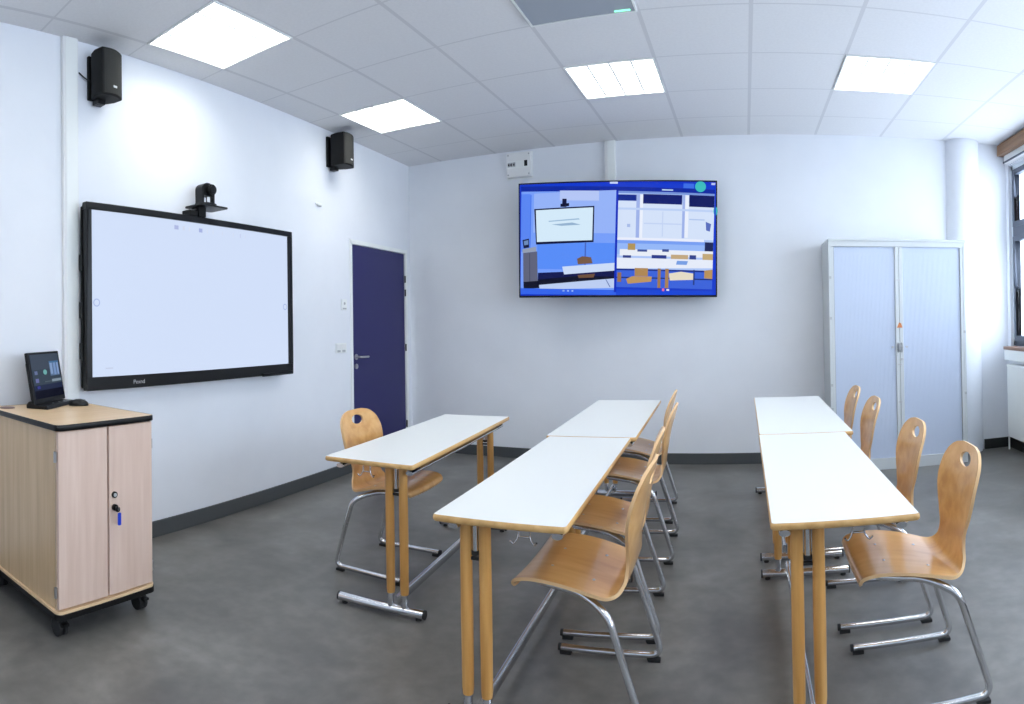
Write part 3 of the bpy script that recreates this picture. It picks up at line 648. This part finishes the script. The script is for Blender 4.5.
for s in (-1, 1):
    xa, xb = sorted((s*0.034, s*(hw_-0.045)))
    # slatted shutter
    m_ = MB(); n = 46; pts = []
    for k in range(n):
        a = xa + (xb-xa)*k/n; b_ = xa + (xb-xa)*(k+1)/n; q = (b_-a)
        pts += [(a, 0.0165), (a+q*0.08, 0.0148), (b_-q*0.08, 0.0148)]
    pts.append((xb, 0.0165)); pts += [(xb, 0.028), (xa, 0.028)]
    m_.prism(pts, 0.096, ch-0.046, M_CAB); m_.build('shutter_door', t)
    MB().box(*sorted((s*(hw_-0.021), s*(hw_-0.044))), 0.002, 0.03, 0.096, ch-0.046, M_CABF).box(*sorted((s*(hw_-0.044), s*(hw_-0.047))), 0.006, 0.03, 0.096, ch-0.046, M_LINE).build('side_rail', t)
    MB().box(*sorted((s*0.0015, s*0.033)), 0.002, 0.03, 0.096, ch-0.046, M_CABF).build('handle_stile', t, 0.002)
    ho = MB().prism([(a, b) for a, b in circle(s*0.017, 1.03, 0.0085, 0.045, 16)], -0.0005, 0.0018, M_LINE, axis='y').ring(fillet([(s*0.010,0.0,1.065),(s*0.010,-0.018,1.055),(s*0.010,-0.018,1.005),(s*0.010,0.0,0.995)],0.01), 0.004, M_STEEL, 8).build('handle', t)
    MB().cyl((s*0.062,0.012,1.035),(s*0.062,0.004,1.035), 0.010, M_STEEL, 12).build('stud', t)
    for z in (0.52, 0.72, 1.28, 1.62) if s < 0 else (0.6, 1.14):
        MB().box(*sorted((s*(hw_-0.004), s*(hw_-0.022))), -0.004, 0.002, z, z+0.022, M_GREYP).build('catch', t)
for z in (0.56, 0.88, 1.60): MB().box(-0.02, 0.012, -0.002, 0.0018, z, z+0.012, M_STEEL).build('latch', t)
MB().cyl((0.018,0.002,0.93),(0.018,-0.008,0.93), 0.010, M_STEEL, 12).build('lock', t)
MB().prism([(-0.024,1.20),(0.024,1.20),(0.014,1.235),(-0.004,1.245)], -0.001, 0.0015, mat('orange_sticker', srgb(196,120,70), 0.5), axis='y').build('sticker', t, label='small orange sticker')
# ================================================================== RADIATOR
t = thing('radiator', 'white panel radiator under the window in the right corner', 'radiator', (XR, 0, 0))
MB().box(-0.105, -0.085, 3.6, 5.36, 0.14, 0.80, M_WHITE2).box(-0.045, -0.03, 3.6, 5.36, 0.14, 0.80, M_WHITE2).build('panel', t, 0.006)
MB().box(-0.108, -0.028, 3.6, 5.36, 0.80, 0.825, M_WHITE2).build('top_grille', t, 0.004)
MB().box(-0.085, -0.045, 3.66, 5.32, 0.16, 0.79, M_WHITE).build('convector_fins', t)
MB().ring(fillet([(-0.065,5.35,0.20),(-0.065,5.42,0.20),(-0.065,5.42,0.0)],0.02), 0.009, M_WHITE2, 10).ring([(-0.065,5.35,0.235),(-0.065,5.41,0.235)], 0.012, M_STEEL, 10).build('pipe', t)
for y in (3.8, 5.0): MB().box(-0.03, -0.0, y-0.02, y+0.02, 0.2, 0.75, M_WHITE).build('bracket', t)
# ================================================================== MEDIA CART
CW, CDp, CZ0, CZ1 = 0.525, 0.69, 0.125, 0.868
t = thing('wooden_cart', 'pale wooden two door cabinet on black castors with black top edge', 'cabinet', (-2.305, 1.125, 0), math.radians(4.2))
cart = t
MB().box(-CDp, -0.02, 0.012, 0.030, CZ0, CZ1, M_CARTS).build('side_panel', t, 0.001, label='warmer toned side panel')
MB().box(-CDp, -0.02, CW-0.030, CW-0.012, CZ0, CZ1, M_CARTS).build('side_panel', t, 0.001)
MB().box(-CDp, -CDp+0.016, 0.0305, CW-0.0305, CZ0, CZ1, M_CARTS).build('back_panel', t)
MB().box(-0.028, -0.0205, 0.012, CW-0.012, CZ0, CZ1, M_GREYP).build('front_frame', t)
o_ = rrect(-CDp-0.008, 0.012, 0.0, CW, 0.03, 5); o_in = rrect(-CDp-0.005, 0.009, 0.003, CW-0.003, 0.028, 5)
MB().prism(o_in, CZ1+0.0005, CZ1+0.0255, M_CARTT).build('top_board', t)
eb = MB(); n = len(o_); vs = [(a,b,z) for o__, z in ((o_in,CZ1+0.0005),(o_,CZ1+0.004),(o_,CZ1+0.022),(o_in,CZ1+0.0262)) for a, b in o__]
eb.add(vs, [(r*n+k, r*n+(k+1)%n, (r+1)*n+(k+1)%n, (r+1)*n+k) for r in range(3) for k in range(n)], M_BLACK, True); eb.build('edge_band', t, label='black edge band of the top')
MB().prism(o_in, CZ0-0.012, CZ0-0.0005, M_CARTT).prism(o_, CZ0-0.036, CZ0-0.0125, M_BLACK).build('base_board', t)
half = CW/2 - 0.022
d1 = MB().box(-0.0200, 0.0, 0.014, 0.014+half+0.006, CZ0+0.006, CZ1-0.004, M_CART).build('door', t, 0.0015)
d2 = MB().box(-0.0200, 0.0, CW-0.014-half-0.000, CW-0.014, CZ0+0.006, CZ1-0.004, M_CART).build('door', t, 0.0015)
ly = CW-0.014-half+0.026
MB().cyl((0.0,ly,0.565),(0.008,ly,0.565), 0.014, M_BLACK, 18).cyl((0.008,ly,0.565),(0.011,ly,0.565), 0.008, M_GREYP, 14).build('lock', d2)
MB().cyl((0.0,ly,0.510),(0.012,ly,0.510), 0.014, M_BLACK, 18).build('lock', d2)
kt = thing('key', 'small key with a blue tag hanging from the wooden cart door', 'key', (0,0,0), 0)
kt.matrix_world = Matrix.Translation((-2.305, 1.125, 0)) @ Matrix.Rotation(math.radians(4.2), 4, 'Z') @ Matrix.Translation((0.0125, ly, 0.510))
MB().box(0.0, 0.022, -0.0015, 0.0015, -0.006, 0.006, M_STEEL).prism(circle(0.0, -0.004, 0.012, 0.012, 14), 0.014, 0.0165, M_BLACK, axis='x').build('key_blade', kt)
MB().prism(rrect(-0.003, 0.013, -0.072, -0.018, 0.004, 3), 0.0175, 0.022, M_BLUE, axis='x').build('tag', kt, label='blue plastic tag')
for y, nm in ((0.0125, 1), (CW-0.0125, 1)):
    for z in (0.20, 0.76): MB().cyl((-0.014, y-0.006*(1 if y < 0.2 else -1), z-0.022), (-0.014, y-0.006*(1 if y < 0.2 else -1), z+0.022), 0.0065, M_STEEL, 12).build('hinge', t)
def caster(x, y, brake):
    c = MB(); c.cyl((x, y-0.022, 0.037), (x, y-0.004, 0.037), 0.037, M_RUBBER, 24).cyl((x, y+0.004, 0.037), (x, y+0.022, 0.037), 0.037, M_RUBBER, 24)
    c.cyl((x, y-0.0045, 0.037), (x, y+0.0045, 0.037), 0.012, M_STEEL, 12); co = c.build('castor', t, 0.003)
    f = MB(); f.cyl((x-0.012, y, 0.055), (x-0.012, y, CZ0-0.0365), 0.016, M_BLACK, 14).box(x-0.04, x+0.028, y-0.003, y+0.003, 0.03, 0.082, M_BLACK).box(x-0.035, x+0.025, y-0.025, y+0.025, 0.077, 0.0885, M_BLACK)
    if brake: f.box(x+0.025, x+0.052, y-0.016, y+0.016, 0.052, 0.062, M_BLACK, None)
    f.build('fork', co)
for x in (-0.055, -CDp+0.06):
    for y in (0.05, CW-0.05): caster(x, y, x > -0.1)
def onto(px_, py_, z): # local cart point -> world
    v = Matrix.Rotation(math.radians(4.2), 4, 'Z') @ Vector((px_, py_, z)); return (v.x-2.305, v.y+1.125, z)
TZ = CZ1+0.0265
# grommet
t = thing('cable_grommet', 'flat brown disc on the cart top behind the small monitor', 'cable cover', onto(-0.60, 0.07, TZ))
MB().lathe([(0.0001,0.004),(0.036,0.004),(0.040,0.0)], mat('brown_grommet', srgb(120,96,90), 0.5), 24).build('disc', t)
# touch monitor: corners on the screen's bottom edge, near-left to far-right
MA = 2.185; mw, mh = 0.325, 0.262
t = thing('monitor', 'small black touch monitor with a dark screen standing on the wooden cart', 'monitor', (-2.817+math.cos(MA)*mw/2, 1.265+math.sin(MA)*mw/2, TZ), MA)
tl = Matrix.Translation((0,0,0.020)) @ Matrix.Rotation(-0.18, 4, 'X')
MB().box(-mw/2, mw/2, 0.0, 0.020, 0.0, mh, M_BLACK, tl).build('housing', t, 0.004)
MB().box(-mw/2+0.02, mw/2-0.04, 0.0205, 0.036, 0.02, mh-0.05, M_BLACKM, tl).build('back_cover', t, 0.006)
MB().prism([(-0.075,0.0),(0.05,0.0),(0.05,0.02),(0.035,0.035),(0.0,0.019),(-0.067,0.019)], -mw/2-0.005, mw/2-0.03, M_BLACK, axis='x').build('stand', t, 0.004)
for x in (-0.06, 0.005, 0.055): MB().cyl((x,-0.045,0.0175),(x,-0.045,0.0215),0.0045,M_GREYP,10).build('button', t)
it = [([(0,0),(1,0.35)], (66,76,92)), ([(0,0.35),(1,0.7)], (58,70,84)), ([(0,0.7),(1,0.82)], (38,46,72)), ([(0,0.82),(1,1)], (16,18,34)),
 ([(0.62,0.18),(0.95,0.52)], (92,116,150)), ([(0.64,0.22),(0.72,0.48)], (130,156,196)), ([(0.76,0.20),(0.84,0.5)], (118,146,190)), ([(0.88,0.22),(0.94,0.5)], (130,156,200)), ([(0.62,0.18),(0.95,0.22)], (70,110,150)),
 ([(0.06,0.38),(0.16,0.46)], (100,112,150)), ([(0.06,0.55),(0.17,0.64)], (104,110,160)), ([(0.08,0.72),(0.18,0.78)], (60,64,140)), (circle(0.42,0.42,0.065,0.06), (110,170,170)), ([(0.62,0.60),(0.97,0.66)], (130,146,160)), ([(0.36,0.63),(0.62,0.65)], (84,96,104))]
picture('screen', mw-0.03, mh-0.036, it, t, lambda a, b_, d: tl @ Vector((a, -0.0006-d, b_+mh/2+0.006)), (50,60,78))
# mouse
t = thing('computer_mouse', 'black computer mouse lying on the wooden cart beside the monitor', 'mouse', (-2.835, 1.52, TZ), math.radians(60))
ms = MB(); n = 24; rings = []
for k in range(7):
    a = k/6*PI/2; rings.append([(0.052*math.cos(a)*math.cos(2*PI*q/n)*(1), 0.031*math.cos(a)*math.sin(2*PI*q/n), 0.004+0.030*math.sin(a)) for q in range(n)])
rings.insert(0, [(0.050*math.cos(2*PI*q/n), 0.029*math.sin(2*PI*q/n), 0.0) for q in range(n)])
vs = [v for r in rings for v in r]; ms.add(vs, [(r*n+k, r*n+(k+1)%n, (r+1)*n+(k+1)%n, (r+1)*n+k) for r in range(len(rings)-1) for k in range(n)], M_BLACK, True)
ms.build('body', t); MB().cyl((0.030,-0.003,0.0265),(0.030,0.003,0.0265),0.006,M_GREYP,12).build('scroll_wheel', t)
